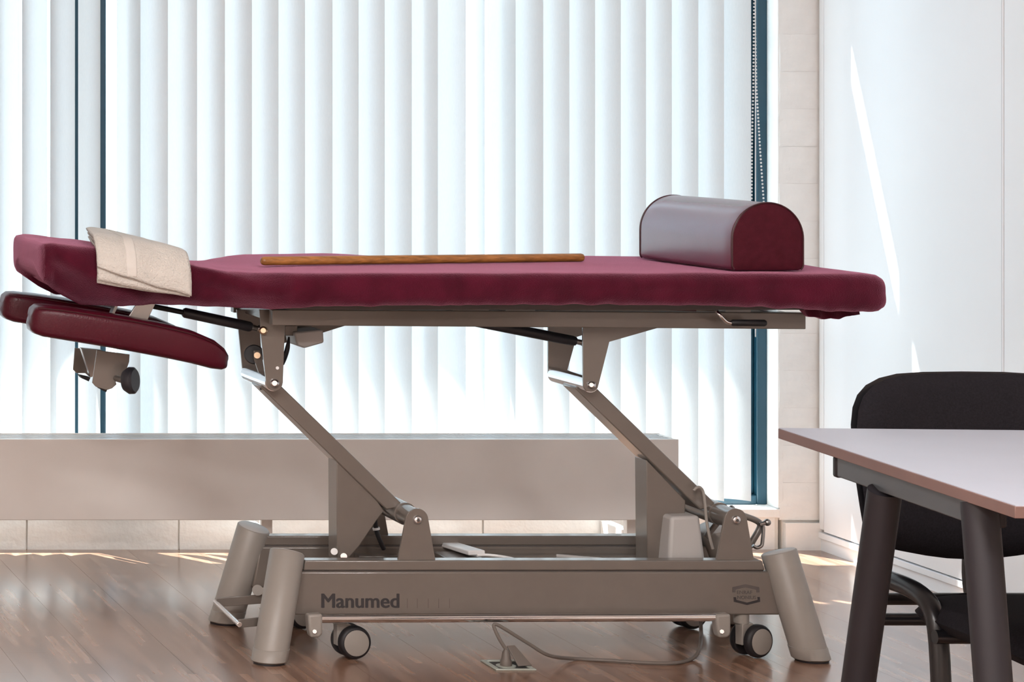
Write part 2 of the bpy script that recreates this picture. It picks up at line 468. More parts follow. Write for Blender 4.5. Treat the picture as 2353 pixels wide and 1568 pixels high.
# unseen light panels added under the ceiling as room fill
fillm = bpy.data.materials.new('fill_diffuser'); fillm.use_nodes = True
em = fillm.node_tree.nodes['Principled BSDF']; em.inputs['Emission Color'].default_value = (*FILL_COLOR, 1); em.inputs['Emission Strength'].default_value = 2.0
for i, (lx, ly) in enumerate(((-0.6, 0.3), (1.3, 0.3), (-0.6, 2.3), (1.3, 2.3))):
    t = thing('fill_panel', ('added fill light panel under the ceiling', 'second added fill light panel')[0] + (' far behind the camera on the left', ' far behind the camera on the right', ' above the camera on the left', ' above the camera on the right')[i], 'lamp', (lx, ly, HC-0.03), 'added fill light panels')
    obj('fill_frame', MB().box(lx-0.32, lx+0.32, ly-0.32, ly+0.32, HC-0.028, HC), M['white_plastic'], t, bevel=0.004)
    obj('fill_diffuser', MB().box(lx-0.29, lx+0.29, ly-0.29, ly+0.29, HC-0.032, HC-0.028), fillm, t, smooth=False)
    ld = bpy.data.lights.new('fill_panel_light', 'AREA'); ld.shape = 'SQUARE'; ld.size = 0.58; ld.energy = FILL_POWER; ld.color = FILL_COLOR
    lo = bpy.data.objects.new('fill_panel_light', ld); COL.objects.link(lo); lo.parent = t; lo.location = (0, 0, -0.006)

# ------------------------------------------------------------------ vertical blinds
SY = 7.455; SB, ST = 0.152, 2.44; SWID = 0.110
def slat_mesh(SB):
    me = bpy.data.meshes.new('slat'); vs_ = []; fs = []
    n = 8
    for j, zz in enumerate((SB, ST)):
        for i in range(n+1):
            u = -1+2*i/n
            vs_.append((u*SWID/2, 0.013*(1-u*u)-0.0065, zz))
    for i in range(n): fs.append((i, i+1, n+2+i, n+1+i))
    me.from_pydata(vs_, [], fs); me.materials.append(M['slat'])
    me.polygons.foreach_set('use_smooth', [True]*len(me.polygons))
    return me
SLAT = slat_mesh(SB); SLAT_LONG = slat_mesh(0.124)
def blind(label, slats, x0, x1):
    t = thing('vertical_blind', label, 'blind', ((x0+x1)/2, SY, ST), 'vertical blinds before the window')
    obj('headrail', MB().box(x0, x1, SY-0.022, SY+0.022, ST+0.012, ST+0.05), M['white_plastic'], t, bevel=0.003)
    for cx, ang in slats:
        o = bpy.data.objects.new('slat', SLAT if cx > 3.0 else SLAT_LONG); COL.objects.link(o)
        o.parent = t; o.location = (cx-t.location.x, 0, -t.location.z); o.rotation_euler = (0, 0, math.radians(ang))
    return t
def from_right(px, ang):     # slat whose near right edge shows at px
    a = math.radians(ang); c, s = math.cos(a), math.sin(a)
    return (X(px, SY+s*SWID/2)-c*SWID/2, ang)
def from_left(px, ang):
    a = math.radians(ang); c, s = math.cos(a), math.sin(a)
    return (X(px, SY-s*SWID/2)+c*SWID/2, ang)
edges = [388, 455, 519, 581, 642, 703, 766, 826, 886, 948, 1008]
right = [from_right(327, -65)] + [from_right(e, -36) for e in edges]
right += [from_right(1070, -14), from_right(1119, -83), from_right(1189, -66)]
right += [from_right(e, -36) for e in (1250, 1310, 1369, 1428, 1486, 1545, 1606, 1665, 1727)]
left = [from_left(110-63.5*k, 40) for k in range(13, 0, -1)] + [from_left(111, 40), from_right(235, -67)]
blind('white vertical blind filling the wide right window light', right, X(262, SY), X(1760, SY))
bl = blind('white vertical blind left of the dark mullion, slats turned the other way', left, XW0+0.02, X(240, SY))
br_ = [o for o in COL.objects if o.name.startswith('vertical_blind')][0]
# operating chains at the right end
for pts in ([(1733, 0), (1731, 200), (1728, 330), (1727, 480)], [(1734, 0), (1738, 200), (1747, 350), (1756, 480), (1760, 600)]):
    c = MB(); prev = None
    P3 = [P(px, py, 7.40) for px, py in pts]
    top = Vector((P3[0].x, P3[0].y, ST)); P3 = [top] + P3
    for a, b_ in zip(P3[:-1], P3[1:]):
        L_ = (b_-a).length; n = max(1, int(L_/0.0095))
        for k in range(n): c.ball(a.lerp(b_, k/n), 0.0031, n=6, m=4)
    o = obj('bead_chain', c, M['white_plastic'], br_, smooth=True, angle=80); o['kind'] = 'stuff'
obj('cord', MB().cyl((X(1736, 7.41), 7.41, 0.62), (X(1736, 7.41), 7.41, ST), 0.0016, n=8), M['white_plastic'], br_)

# ------------------------------------------------------------------ radiator
ry0, ry1 = 7.20, 7.335
rx1 = X(1560, ry0); rx0 = -0.4
rz0, rz1 = Z(1196, ry0), Z(1010, ry0)
rad = thing('radiator', 'long low white convector radiator under the window', 'radiator', ((rx0+rx1)/2, ry1, 0))
obj('front_panel', MB().box(rx0, rx1, ry0, ry0+0.012, rz0, rz1), M['radiator'], rad, bevel=0.002)
obj('back_panel', MB().box(rx0, rx1, ry1-0.012, ry1, rz0, rz1), M['radiator'], rad, bevel=0.002)
obj('end_panel', MB().box(rx1-0.010, rx1-0.001, ry0+0.012, ry1-0.012, rz0, rz1-0.001), M['radiator'], rad, bevel=0.002)
obj('end_panel', MB().box(rx0+0.001, rx0+0.010, ry0+0.012, ry1-0.012, rz0, rz1-0.001), M['radiator'], rad, bevel=0.002)
g = MB().box(rx0+0.01, rx1-0.01, ry0+0.012, ry1-0.012, rz1-0.012, rz1-0.007)
obj('top_grille', g, M['grille'], rad)
for k in range(4):
    yy = ry0+0.024+k*0.028
    obj('grille_bar', MB().box(rx0+0.01, rx1-0.01, yy, yy+0.014, rz1-0.007, rz1-0.002), M['grille'], rad, bevel=0.001)
for xx in (0.5, 1.95, rx1-0.10):
    obj('wall_bracket', MB().box(xx, xx+0.03, ry1-0.002, YW-0.006, 0.03, 0.085).box(xx, xx+0.03, ry1-0.03, ry1-0.002, 0.06, rz0+0.03), M['radiator'], rad, bevel=0.002)
obj('core', MB().box(rx0+0.02, rx1-0.02, ry0+0.03, ry1-0.03, rz0+0.02, rz1-0.05), M['grille'], rad)

# ------------------------------------------------------------------ white wardrobe on the right
CX = 3.60
cab = thing('wardrobe', 'tall built-in white wardrobe along the right side beside the window', 'wardrobe', (CX+0.3, 6.0, 0))
cy1 = YW-0.006
yj = [X and F*CX/(1893-PX0), F*CX/(2308-PX0)]      # door joints seen at 1893 and 2308
obj('filler_strip', MB().box(CX, CX+0.02, yj[0]+0.002, cy1, 0.062, HC-0.03), M['cabinet'], cab, bevel=0.001)
bounds = [yj[0]-0.001, yj[1], yj[1]-0.935, yj[1]-2*0.935]
for a, b_ in zip(bounds[:-1], bounds[1:]):
    dr = obj('door', MB().box(CX-0.001, CX+0.018, b_+0.0035, a-0.001, 0.057, HC-0.03), M['cabinet'], cab, bevel=0.0012)
    obj('edge_band', MB().box(CX-0.0015, CX-0.0009, b_+0.0100, b_+0.0112, 0.058, HC-0.03), M['grille'], dr)
obj('carcass', MB().box(CX+0.022, XR-0.01, bounds[-1], cy1, 0.06, HC-0.02), M['desk_edge'], cab)
obj('ledge', MB().box(CX-0.004, CX+0.03, bounds[-1], cy1-0.002, 0.036, 0.053), M['cabinet'], cab, bevel=0.001)
obj('plinth', MB().box(CX+0.003, CX+0.03, bounds[-1], cy1-0.002, 0.0, 0.036), M['cabinet'], cab)

# ------------------------------------------------------------------ treatment table
YC = 6.235
tab = thing('treatment_table', 'grey-beige wheeled hydraulic treatment table with burgundy padding', 'treatment table', (2.25, YC, 0))
pt = M['paint']
def T(name, mb, m=pt, bevel=0.0, parent=None, **k): return obj(name, mb, m, parent or tab, bevel=bevel, **k)

# --- base beams
yf = 6.05
zt, zb, zg = Z(1288, yf), Z(1414, yf), Z(1311, yf)
xl_t, xr_t = X(690, yf), X(1760, yf)
xl_b, xr_b = X(668, yf), X(1800, yf)
def xlat(z): return xl_b+(xl_t-xl_b)*(z-zb)/(zt-zb)
def xrat(z): return xr_b+(xr_t-xr_b)*(z-zb)/(zt-zb)
def beam(y0, y1, front):
    s = 1 if front else -1
    ya, yb = (y0, y1)
    b = T('base_beam', MB().prism([(xlat(zg-0.003), zg-0.003), (xrat(zg-0.003), zg-0.003), (xrat(zb), zb), (xlat(zb), zb)], ya, yb), bevel=0.004)
    T('top_rail', MB().prism([(xlat(zg)+0.01, zg), (xlat(zt)+0.01, zt), (xrat(zt)-0.01, zt), (xrat(zg)-0.01, zg)], ya-0.003*s if front else ya, yb if front else yb+0.003), bevel=0.003)
    T('groove_strip', MB().box(xlat(zg)+0.012, xrat(zg)-0.012, ya+0.003, yb-0.003, zg-0.006, zg+0.002), M['print_soft'])
    return b
front_beam = beam(yf, yf+0.036, True)
yb0 = 6.384
beam(yb0, yb0+0.036, False)
T('inner_ledge', MB().box(X(820, 6.36), X(1560, 6.36), 6.345, yb0-0.001, 0.150, 0.186), bevel=0.002)
T('switch_rest', MB().box(2.11, 2.20, 6.225, 6.344, 0.150, 0.1975), bevel=0.002)
for xx in (1.80, 2.70):
    T('cross_member', MB().box(xx-0.03, xx+0.03, yf+0.036, yb0, 0.115, 0.150), bevel=0.003)

# --- lettering and emblem on the front beam
let = MB()
for k_, (ox, oz) in enumerate(((-0.0013, 0), (0.0013, 0), (-0.0007, 0.0006), (0.0007, 0.0006), (0, -0.0005))):
    text_on_front(let, 'Manumed', 0.0470, X(739.5, yf)+ox, X(916.5, yf)+ox, yf-0.0003-0.00002*k_, Z(1397, yf)+oz)
obj('lettering', let, M['print'], front_beam, smooth=False)
for px in (936, 959, 984, 1008, 1033):
    obj('tick_mark', MB().box(X(px-0.6, yf), X(px+0.6, yf), yf-0.0004, yf, Z(1398, yf), Z(1376, yf)), M['print_red'], front_beam, smooth=False)
em_ = MB()
k_ = 120/2091.0
def E(u, v): return (X(1660+u*k_, yf), Z(1320+v*k_, yf))
def strip(mb, pts, w_):
    """flat band of width w_ px(zoom) inside a polyline"""
    for (a, b_) in zip(pts[:-1], pts[1:]):
        mb.prism([E(a[0], a[1]), E(b_[0], b_[1]), E(b_[0]+b_[2]*w_, b_[1]+b_[3]*w_), E(a[0]+a[2]*w_, a[1]+a[3]*w_)], yf-0.0004, yf-0.0001)
low = [(440, 920, 1, 0), (455, 1105, 1, -0.75), (985, 1240, 0, -1.0), (1510, 1105, -1, -0.75), (1495, 915, -1, 0)]
strip(em_, low, 100)
obj('emblem', em_, M['print'], front_beam, smooth=False)
em2 = MB()
for o_ in (0, 45, 90):
    up = [(400+o_, 730, 1, 0), (400+o_, 525+o_*0.75, 1, 1), (920, 405+o_, 0, 1), (1470-o_, 525+o_*0.75, -1, 1), (1485-o_, 730, -1, 0)]
    strip(em2, up, 30)
text_on_front(em2, 'ENRAF', 0.0115, E(585, 0)[0], E(1190, 0)[0], yf-0.0003, E(0, 795)[1], 0.0)
text_on_front(em2, 'NONIUS', 0.0115, E(600, 0)[0], E(1345, 0)[0], yf-0.0003, E(0, 1000)[1], 0.0)
obj('emblem', em2, M['print_soft'], front_beam, smooth=False)

# --- four splayed feet
def foot(bx, by, tx, ty):
    b0 = Vector((bx, by, 0.0)); t0 = Vector((tx, ty, 0.246))
    ax = (t0-b0).normalized(); r = 0.0395; n = 36
    u = Vector((1, 0, 0)); u = (u-ax*u.dot(ax)).normalized(); w = ax.cross(u)
    def ring(kind, rr, off=0.0):
        out = []
        for i in range(n):
            d = rr*(math.cos(2*math.pi*i/n)*u+math.sin(2*math.pi*i/n)*w)
            if kind == 'floor':
                p = b0+d; tt = (off-p.z)/ax.z; p = p+ax*tt
            elif kind == 'z':
                p = b0+d; tt = (off-p.z)/ax.z; p = p+ax*tt
            else:
                p = t0+d+ax*off
            out.append(p)
        return out
    f = T('foot', MB().loft([ring('floor', r, 0.034), ring('top', r, -0.002), ring('top', r-0.002, 0.0)]), M['foot'], angle=50)
    obj('foot_sleeve', MB().loft([ring('floor', r-0.003, 0.0045), ring('floor', r+0.0012, 0.008), ring('floor', r+0.0012, 0.033), ring('floor', r-0.001, 0.0345)]), M['foot'], f, angle=50)
    obj('foot_sole', MB().loft([ring('floor', r-0.005, 0.0), ring('floor', r-0.004, 0.0044)]), M['black'], f)
    obj('foot_cap', MB().loft([ring('top', r-0.003, 0.0), ring('top', r-0.004, 0.0015), ring('top', 0.004, 0.003)]), M['housing'], f, angle=60)
foot(1.618, 6.000, 1.677, 6.060)
foot(1.632, 6.455, 1.690, 6.405)
foot(2.878, 6.025, 2.818, 6.062)
foot(2.878, 6.455, 2.818, 6.405)

# --- castors
def caster(cx, cy, ang, bx, by):
    c = MB()
    a = math.radians(ang); ax = Vector((math.sin(a), -math.cos(a), 0)); side = Vector((math.cos(a), math.sin(a), 0))
    ctr = Vector((cx, cy, 0.0395))
    sw = Vector((bx, by, 0))
    c.cyl(sw+Vector((0, 0, 0.078)), sw+Vector((0, 0, 0.102)), 0.017)
    # hood
    body = []
    for t, w_ in ((-1, 0.008), (1, 0.008)):
        pass
    hood = [(-0.026, 0.030), (-0.026, 0.080), (0.006, 0.080), (0.020, 0.066), (0.012, 0.036)]
    vs_ = []
    for s_ in (-0.011, 0.011):
        vs_ += [Vector((cx, cy, 0))+side*(u-0.012)+ax*s_+Vector((0, 0, h)) for u, h in hood]
    n = len(hood)
    c.add(vs_, [tuple(range(n)), tuple(range(2*n-1, n-1, -1))]+[(i, i+n, (i+1) % n+n, (i+1) % n) for i in range(n)])
    o = T('caster', c, M['foot'], bevel=0.002)
    for s_ in (-1, 1):
        p0 = ctr+ax*(0.0125*s_); p1 = ctr+ax*(0.0315*s_)
        w = obj('wheel', MB().rod(p0, p1, [(0, 0.034), (0.1, 0.0385), (0.6, 0.0385), (0.9, 0.0355), (1.0, 0.031)], 36), M['black'], o, angle=40)
        obj('hub_cap', MB().rod(p1-ax*0.001*s_, p1+ax*0.0015*s_, [(0, 0.0305), (0.7, 0.0300), (1.0, 0.028)], 32), M['print_red'] if False else M['foot'], o)
caster(1.8245, 6.062, 8, 1.800, 6.066)
caster(2.760, 6.075, 22, 2.735, 6.070)
caster(1.800, 6.404, 12, 1.79, 6.402)
caster(2.752, 6.402, 10, 2.735, 6.402)

# --- chrome bar along the front with its clamps
yb_ = 6.015
T('kick_bar', MB().cyl(P(722, 1423, yb_), P(1664, 1419, yb_), 0.0092, n=24), M['chrome'])
for px in (721, 1657):
    c = T('bar_clamp', MB().prism([(X(px-17, yb_), Z(1411, yb_)), (X(px+17, yb_), Z(1409, yb_)), (X(px+17, yb_), Z(1455, yb_)), (X(px+10, yb_), Z(1464, yb_)), (X(px-11, yb_), Z(1464, yb_)), (X(px-15, yb_), Z(1445, yb_))], yb_-0.014, yb_+0.016), M['foot'], bevel=0.006, seg=3)
    obj('clamp_bolt', MB().cyl(P(px+2, 1452, yb_-0.014), P(px+2, 1452, yb_-0.020), 0.005, n=6), M['chrome'], c)
    T('clamp_arm', MB().cyl(P(px-4, 1440, yb_+0.014), P(px-4, 1440, yb_+0.07), 0.013), M['foot'])

# --- foot pedal at the head end
def flat(a, b_, h, t_, m=pt, name='pedal_arm'):
    a, b_ = Vector(a), Vector(b_)
    dv = (b_-a).normalized(); up = Vector((0, 0, 1)); sd = dv.cross(up).normalized(); up = sd.cross(dv)
    c = MB(); vs_ = []
    for p in (a, b_):
        for (s_, u_) in ((-1, -1), (1, -1), (1, 1), (-1, 1)):
            vs_.append(p+sd*(t_/2*s_)+up*(h/2*u_))
    c.add(vs_, [(0, 1, 2, 3), (7, 6, 5, 4), (0, 4, 5, 1), (1, 5, 6, 2), (2, 6, 7, 3), (3, 7, 4, 0)])
    return T(name, c, m, bevel=0.0015)
pf, pb = P(548, 1434, 6.075), P(497, 1385, 6.335)
flat(pf, P(640, 1424, 6.10), 0.020, 0.006)
flat(pb, P(640, 1374, 6.33), 0.022, 0.006)
T('pedal_bar', MB().cyl(pf+Vector((0, -0.008, 0)), pb+Vector((0, 0.008, 0)), 0.0060, n=18), M['chrome'])
T('pedal_pivot', MB().cyl(P(592, 1357, 6.38), P(592, 1357, 6.32), 0.013), M['foot'])
for p in (pf,):
    T('pedal_bolt', MB().cyl(p+Vector((0, -0.012, 0)), p+Vector((0, -0.007, 0)), 0.005, n=6), M['chrome'])

# --- lower pivot brackets
def trap(x0b, x1b, zb_, cx, cz, r, n=12, off=0):
    pts = [(x0b, zb_), (x1b, zb_)]
    for i in range(n+1):
        a = math.radians(15+150*i/n); pts.append((cx+r*math.cos(a), cz+r*math.sin(a)))
    return pts
LP = [(1.977, 0.321), (2.716, 0.321)]
UP = [(1.657, 0.633), (2.399, 0.629)]
for (cx, cz) in LP:
    for y0, fr in ((yf+0.006, True), (yb0+0.018, False)):
        b = T('pivot_bracket', MB().prism(trap(cx-0.045, cx+0.043, zt-0.004, cx, cz, 0.026), y0, y0+0.008), bevel=0.001)
        ys = y0 if fr else y0+0.008
        s = -1 if fr else 1
        obj('pivot_bolt', MB().rod((cx, ys, cz), (cx, ys+s*0.008, cz), [(0, 0.010), (0.5, 0.010), (0.8, 0.0085), (1.0, 0.006)], 20), M['chrome'], b)
        obj('bolt_socket', MB().cyl((cx, ys+s*0.0078, cz), (cx, ys+s*0.0084, cz), 0.0038, n=6), M['print_soft'], b)
    T('pivot_tube', MB().cyl((cx, yf+0.014, cz), (cx, yb0+0.018, cz), 0.0235, n=32), pt)

# --- lift arms (sloping box tubes) with their lower gusset housings
ya0, ya1 = 6.150, 6.232
for i, ((ux, uz), (lx, lz)) in enumerate(zip(UP, LP)):
    dv = Vector((lx-ux, 0, lz-uz)); dv.normalize(); nv = Vector((-dv.z, 0, dv.x))   # up-right normal
    a = Vector((ux, 0, uz)); b_ = Vector((lx, 0, lz))
    hi, lo = 0.0125, -0.0235
    c = MB().prism([tuple((a-dv*0.008+nv*hi).xz), tuple((b_-dv*0.012+nv*hi).xz), tuple((b_-dv*0.035+nv*lo).xz), tuple((a-dv*0.004+nv*lo).xz)], ya0, ya1)
    arm = T('lift_arm', c, bevel=0.003)
    # gusset: vertical left side, follows the arm, cut back at the foot
    sx = 0.0 if i == 0 else (X(1488, ya0)-X(775, ya0))
    g = [(X(775, ya0)+sx, Z(1052, ya0)), (X(868, ya0)+sx, Z(1150, ya0)), (X(884, ya0)+sx, Z(1176, ya0)), (X(866, ya0)+sx, Z(1200, ya0)), (X(828, ya0)+sx, Z(1256, ya0)), (X(800, ya0)+sx, Z(1288, ya0)), (X(776, ya0)+sx, Z(1292, ya0))]
    if i == 1: g = [(X(1488, ya0), Z(1058, ya0)), (X(1578, ya0), Z(1152, ya0)), (X(1576, ya0), Z(1200, ya0)), (X(1530, ya0), Z(1288, ya0)), (X(1490, ya0), Z(1296, ya0))]
    T('gusset', MB().prism(g, ya0+0.006, ya0+0.074), bevel=0.002)
    T('arm_sleeve', MB().cyl((lx, ya0-0.01, lz), (lx, ya1+0.03, lz), 0.0265, n=28))
T('guide_roller', MB().cyl(P(768, 1268, 6.18), P(768, 1268, 6.145), 0.008), M['white_plastic'])
T('gusset_bolt', MB().cyl(P(790, 1279, 6.156), P(790, 1279, 6.146), 0.0075, n=20), M['chrome'])
T('hydraulic_hose', MB().tube([P(868, 1155, 6.25), P(862, 1180, 6.25), P(864, 1215, 6.25), P(872, 1240, 6.25), P(882, 1262, 6.26)], 0.0055, n=10, smooth=5), M['black'])
T('hose_clip', MB().cyl(P(864, 1213, 6.25), P(865, 1218, 6.25), 0.0085, n=14), M['white_plastic'])

# --- upper brackets
def plate(name, pts, d, th, m=pt, bevel=0.001):
    return T(name, MB().prism([(X(a, d), Z(b, d)) for a, b in pts], d, d+th), m, bevel=bevel)
def rnd_bottom(cx, cy, r, a0, a1, n=8):
    return [(cx+r*math.cos(math.radians(a0+(a1-a0)*i/n)), cy+r*math.sin(math.radians(a0+(a1-a0)*i/n))) for i in range(n+1)]
ub = plate('upper_bracket', [(596, 712), (660, 712), (655, 752), (650, 880)] + rnd_bottom(631, 880, 19, 0, 180) + [(600, 770)], 6.10, 0.007)
obj('bracket_bolt', MB().rod(P(605, 760, 6.10), P(605, 760, 6.088), [(0, 0.010), (0.6, 0.010), (1, 0.006)], 20), M['bronze'], ub)
obj('pivot_bolt', MB().rod(P(631, 881, 6.10), P(631, 881, 6.089), [(0, 0.0105), (0.5, 0.0105), (0.8, 0.009), (1, 0.006)], 20), M['chrome'], ub)
obj('adjusting_hole', MB().cyl(P(637.5, 846, 6.0995), P(637.5, 846, 6.0985), 0.0038, n=16), M['white_plastic'], ub)
plate('upper_bracket', [(544, 712), (602, 712), (598, 764), (604, 862)] + rnd_bottom(579, 858, 21, 10, 170) , 6.325, 0.007)
rb = plate('upper_bracket', [(1339.5, 750), (1526, 750), (1400.5, 786), (1376, 884)] + rnd_bottom(1358, 884, 17.5, 5, 175) + [(1340.5, 880)], 6.10, 0.007)
obj('pivot_bolt', MB().rod(P(1359, 885, 6.10), P(1359, 885, 6.089), [(0, 0.0095), (0.5, 0.0095), (0.8, 0.008), (1, 0.005)], 20), M['chrome'], rb)
plate('upper_bracket', [(1260, 745), (1420, 745), (1325, 775), (1303, 855)] + rnd_bottom(1280, 859, 20, 10, 180), 6.325, 0.007)
plate('upper_gusset', [(640, 745), (806, 745), (742, 765), (650, 790)], 6.318, 0.007)
for (ux, uz) in UP:
    T('pivot_tube', MB().cyl((ux, 6.107, uz), (ux, 6.325, uz), 0.0195 if ux < 2 else 0.0185, n=32), M['chrome'])
# roller with its arm between the left plates
T('stop_roller', MB().rod(P(584, 815, 6.235), P(584, 815, 6.205), [(0, 0.021), (0.15, 0.0235), (0.85, 0.0235), (1, 0.021)], 28), M['black'])
T('roller_arm', MB().prism([(X(a, 6.19), Z(b, 6.19)) for a, b in ((583, 806), (597, 806), (603, 820), (612, 885), (604, 885), (584, 826))], 6.190, 6.196), bevel=0.001)
T('roller_bolt', MB().cyl(P(591, 817, 6.190), P(591, 817, 6.182), 0.0075, n=20), M['bronze'])
T('grub_screw', MB().cyl(P(600, 888, 6.17), P(600, 896, 6.17), 0.003, n=8), M['black'])

# --- bed frame rails
yr = 6.045
def rail(y0, y1):
    return T('bed_rail', MB().prism([(X(626, y0), Z(712, y0)), (X(1852, y0), Z(719, y0)), (X(1852, y0), Z(757, y0)), (X(626, y0), Z(748, y0))], y0, y1), bevel=0.002)
rail(yr, yr+0.03)
xa, xb = X(626, yr), X(1852, yr)
za0, za1, zb0, zb1 = Z(748, yr), Z(712, yr), Z(757, yr), Z(719, yr)
T('bed_rail', MB().prism([(xa, za1), (xb, zb1), (xb, zb0), (xa, za0)], 6.395, 6.425), bevel=0.002)
for xx in (xa+0.01, 2.25, xb-0.05):
    zz = za0+(zb0-za0)*(xx-xa)/(xb-xa)
    T('cross_rail', MB().box(xx, xx+0.04, yr+0.03, 6.395, zz+0.004, zz+0.034), bevel=0.002)
for (cx_, w_) in ((1.75, 0.05), (2.10, 0.085), (2.215, 0.07), (2.72, 0.06)):
    T('spacer', MB().box(cx_-w_/2, cx_+w_/2, 6.052, 6.09, 0.790, 0.822), M['housing'], bevel=0.001)
T('bed_panel', MB().box(1.66, 2.90, 5.985, 6.485, 0.8135, 0.832), M['print_soft'], bevel=0.003)
T('slide_rail', MB().prism([(X(1400, 6.02), Z(702, 6.02)), (X(1600, 6.02), Z(712, 6.02)), (X(1600, 6.02), Z(716, 6.02)), (X(1400, 6.02), Z(706, 6.02))], 6.02, 6.03), M['piping'])

# --- control box under the left end
cb = [(664, 772), (690, 768), (742, 758), (746, 790), (700, 803), (686, 798), (666, 785)]
cbx = plate('control_box', [(676, 764), (743, 758), (745, 788), (700, 801), (683, 795)], 6.205, 0.09, M['housing'], bevel=0.004)
T('box_mount', MB().box(X(655, 6.22), X(684, 6.22), 6.22, 6.26, Z(772, 6.22), Z(748, 6.22)), bevel=0.002)
for k, (px, b) in enumerate(((655, 0), (659, 5), (652, -4))):
    T('control_cable', MB().tube([P(664, 775, 6.22), P(px+5, 800, 6.21+0.006*k), P(px-1, 822, 6.21), P(px-8, 838, 6.20)], 0.0022, n=8, smooth=5), M['black'])

# --- gas springs
def spring(a, b_, c_):
    s = T('gas_spring', MB().rod(a, b_, [(0, 0.009), (0.03, 0.0122), (0.97, 0.0122), (1, 0.010)], 24), M['black_plastic'])
    d_ = (a-b_).normalized()
    obj('piston_rod', MB().cyl(a, c_, 0.0062, n=16), M['black'], s)
    obj('end_joint', MB().cyl(b_, b_-d_*0.016, 0.0065, n=16).ball(b_-d_*0.020, 0.009), M['steel'], s)
spring(P(420, 718, 6.20), P(578, 752, 6.20), P(330, 700, 6.20))
spring(P(1085, 738, 6.20), P(1323, 785, 6.20), P(1040, 729, 6.20))

# --- release lever under the right end, and crank at the foot end
yl = 5.985
lv = T('release_lever', MB().tube([P(1620, 700, yl+0.05), P(1638, 706, yl+0.02), P(1652, 722, yl), P(1664, 735, yl), P(1672, 741, yl), P(1684, 743, yl), P(1720, 743, yl), P(1757, 743, yl)], 0.0042, n=12, smooth=4), M['chrome'])
obj('lever_grip', MB().rod(P(1680, 742, yl), P(1760, 743, yl), [(0, 0.0055), (0.04, 0.0075), (0.95, 0.0080), (1, 0.006)], 20), M['black'], lv)
yk = 6.20
T('crank_bar', MB().tube([P(1660, 1170, yk), P(1715, 1188, yk), P(1738, 1197, yk), P(1747, 1206, yk), P(1744, 1218, yk), P(1728, 1246, yk), P(1712, 1275, yk)], 0.0075, n=14, smooth=5), pt)
T('crank_brace', MB().cyl(P(1650, 1200, yk+0.10), P(1622, 1235, yk+0.10), 0.007), pt)
T('crank_handle', MB().tube([P(1748, 1206, yk-0.02), P(1754, 1212, yk-0.02), P(1752, 1246, yk-0.02), P(1748, 1256, yk-0.02), P(1738, 1259, yk-0.02), P(1730, 1254, yk-0.02)], 0.0042, n=10, smooth=4), M['steel'])
T('crank_knob', MB().ball(P(1763, 1201, yk-0.02), 0.0085).cyl(P(1745, 1206, yk-0.02), P(1763, 1201, yk-0.02), 0.005), M['steel'])
T('crank_stud', MB().ball(P(1681, 1170, 6.33), 0.009), M['steel'])

# --- motor housing and its cable
m0 = 6.10
mz0, mz1 = 0.150, Z(1190, m0)
def q(px, py, y): v = P(px, py, m0); return (v.x, y, v.z)
mo = MB()
mo.add([(X(1533, m0), m0, mz0), (X(1630, m0), m0, mz0), (X(1630, m0), m0+0.15, mz0), (X(1525, m0), m0+0.15, mz0),
        (X(1548, m0), m0+0.014, mz1), (X(1614, m0), m0+0.014, mz1+0.002), (X(1614, m0), m0+0.125, mz1+0.002), (X(1546, m0), m0+0.125, mz1)],
       [(0, 3, 2, 1), (4, 5, 6, 7), (0, 1, 5, 4), (1, 2, 6, 5), (2, 3, 7, 6), (3, 0, 4, 7)])
T('motor_housing', mo, M['housing'], bevel=0.008, seg=4)
T('motor_cable', MB().tube([P(1594, 1128, 6.13), P(1601, 1121, 6.13), P(1609, 1121, 6.13), P(1616, 1132, 6.13), P(1620, 1160, 6.12), P(1624, 1200, 6.10), P(1632, 1240, 6.092), P(1638, 1262, 6.092)], 0.0034, n=10, smooth=5), M['foot'])
T('tie_rod', MB().cyl(P(1278, 1278, 6.25), P(1500, 1296, 6.20), 0.0045), M['housing'])

# --- arm pads below the head section
def arm_pad(y, dpx, name='arm_pad'):
    # station: t along, centre z, half height, half width
    st = [(1.052, 0.790, 0.012, 0.020), (1.056, 0.790, 0.026, 0.036), (1.066, 0.789, 0.033, 0.046), (1.085, 0.786, 0.0365, 0.052), (1.14, 0.779, 0.038, 0.056),
          (1.22, 0.767, 0.0385, 0.057), (1.30, 0.754, 0.039, 0.057), (1.38, 0.739, 0.0385, 0.056), (1.44, 0.7255, 0.037, 0.054), (1.49, 0.709, 0.033, 0.048), (1.515, 0.698, 0.025, 0.040), (1.526, 0.691, 0.016, 0.028), (1.529, 0.689, 0.008, 0.014)]
    rings = []; seam = {1: [], -1: []}
    n = 40
    for (x, zc, hh, hw) in st:
        r = []
        x = 1.073+(x-1.052)*(1.529-1.073)/(1.529-1.052)
        for i in range(n):
            a = 2*math.pi*i/n
            ca, sa = math.cos(a), math.sin(a)
            e = 0.42
            r.append((x+0.004*sa, y+hw*math.copysign(abs(ca)**e, ca), zc+hh*math.copysign(abs(sa)**e, sa)))
        rings.append(r)
    p = T(name, MB().loft(rings), M['leather'], angle=60)
    for s in (1,):
        pts = [(1.073+(x-1.052)*(1.529-1.073)/(1.529-1.052), y-hw*0.985, zc+hh*0.83) for (x, zc, hh, hw) in st[2:-1]]
        obj('seam', MB().tube(pts, 0.0014, n=6, smooth=3), M['piping'], p)
    return p
arm_pad(6.04, 0)
arm_pad(6.43, 0)
for y in (6.04, 6.43):
    T('pad_stem', MB().prism([(1.285, 0.750), (1.335, 0.742), (1.375, 0.825), (1.335, 0.830)], y+0.030, y+0.036), M['steel'], bevel=0.001)
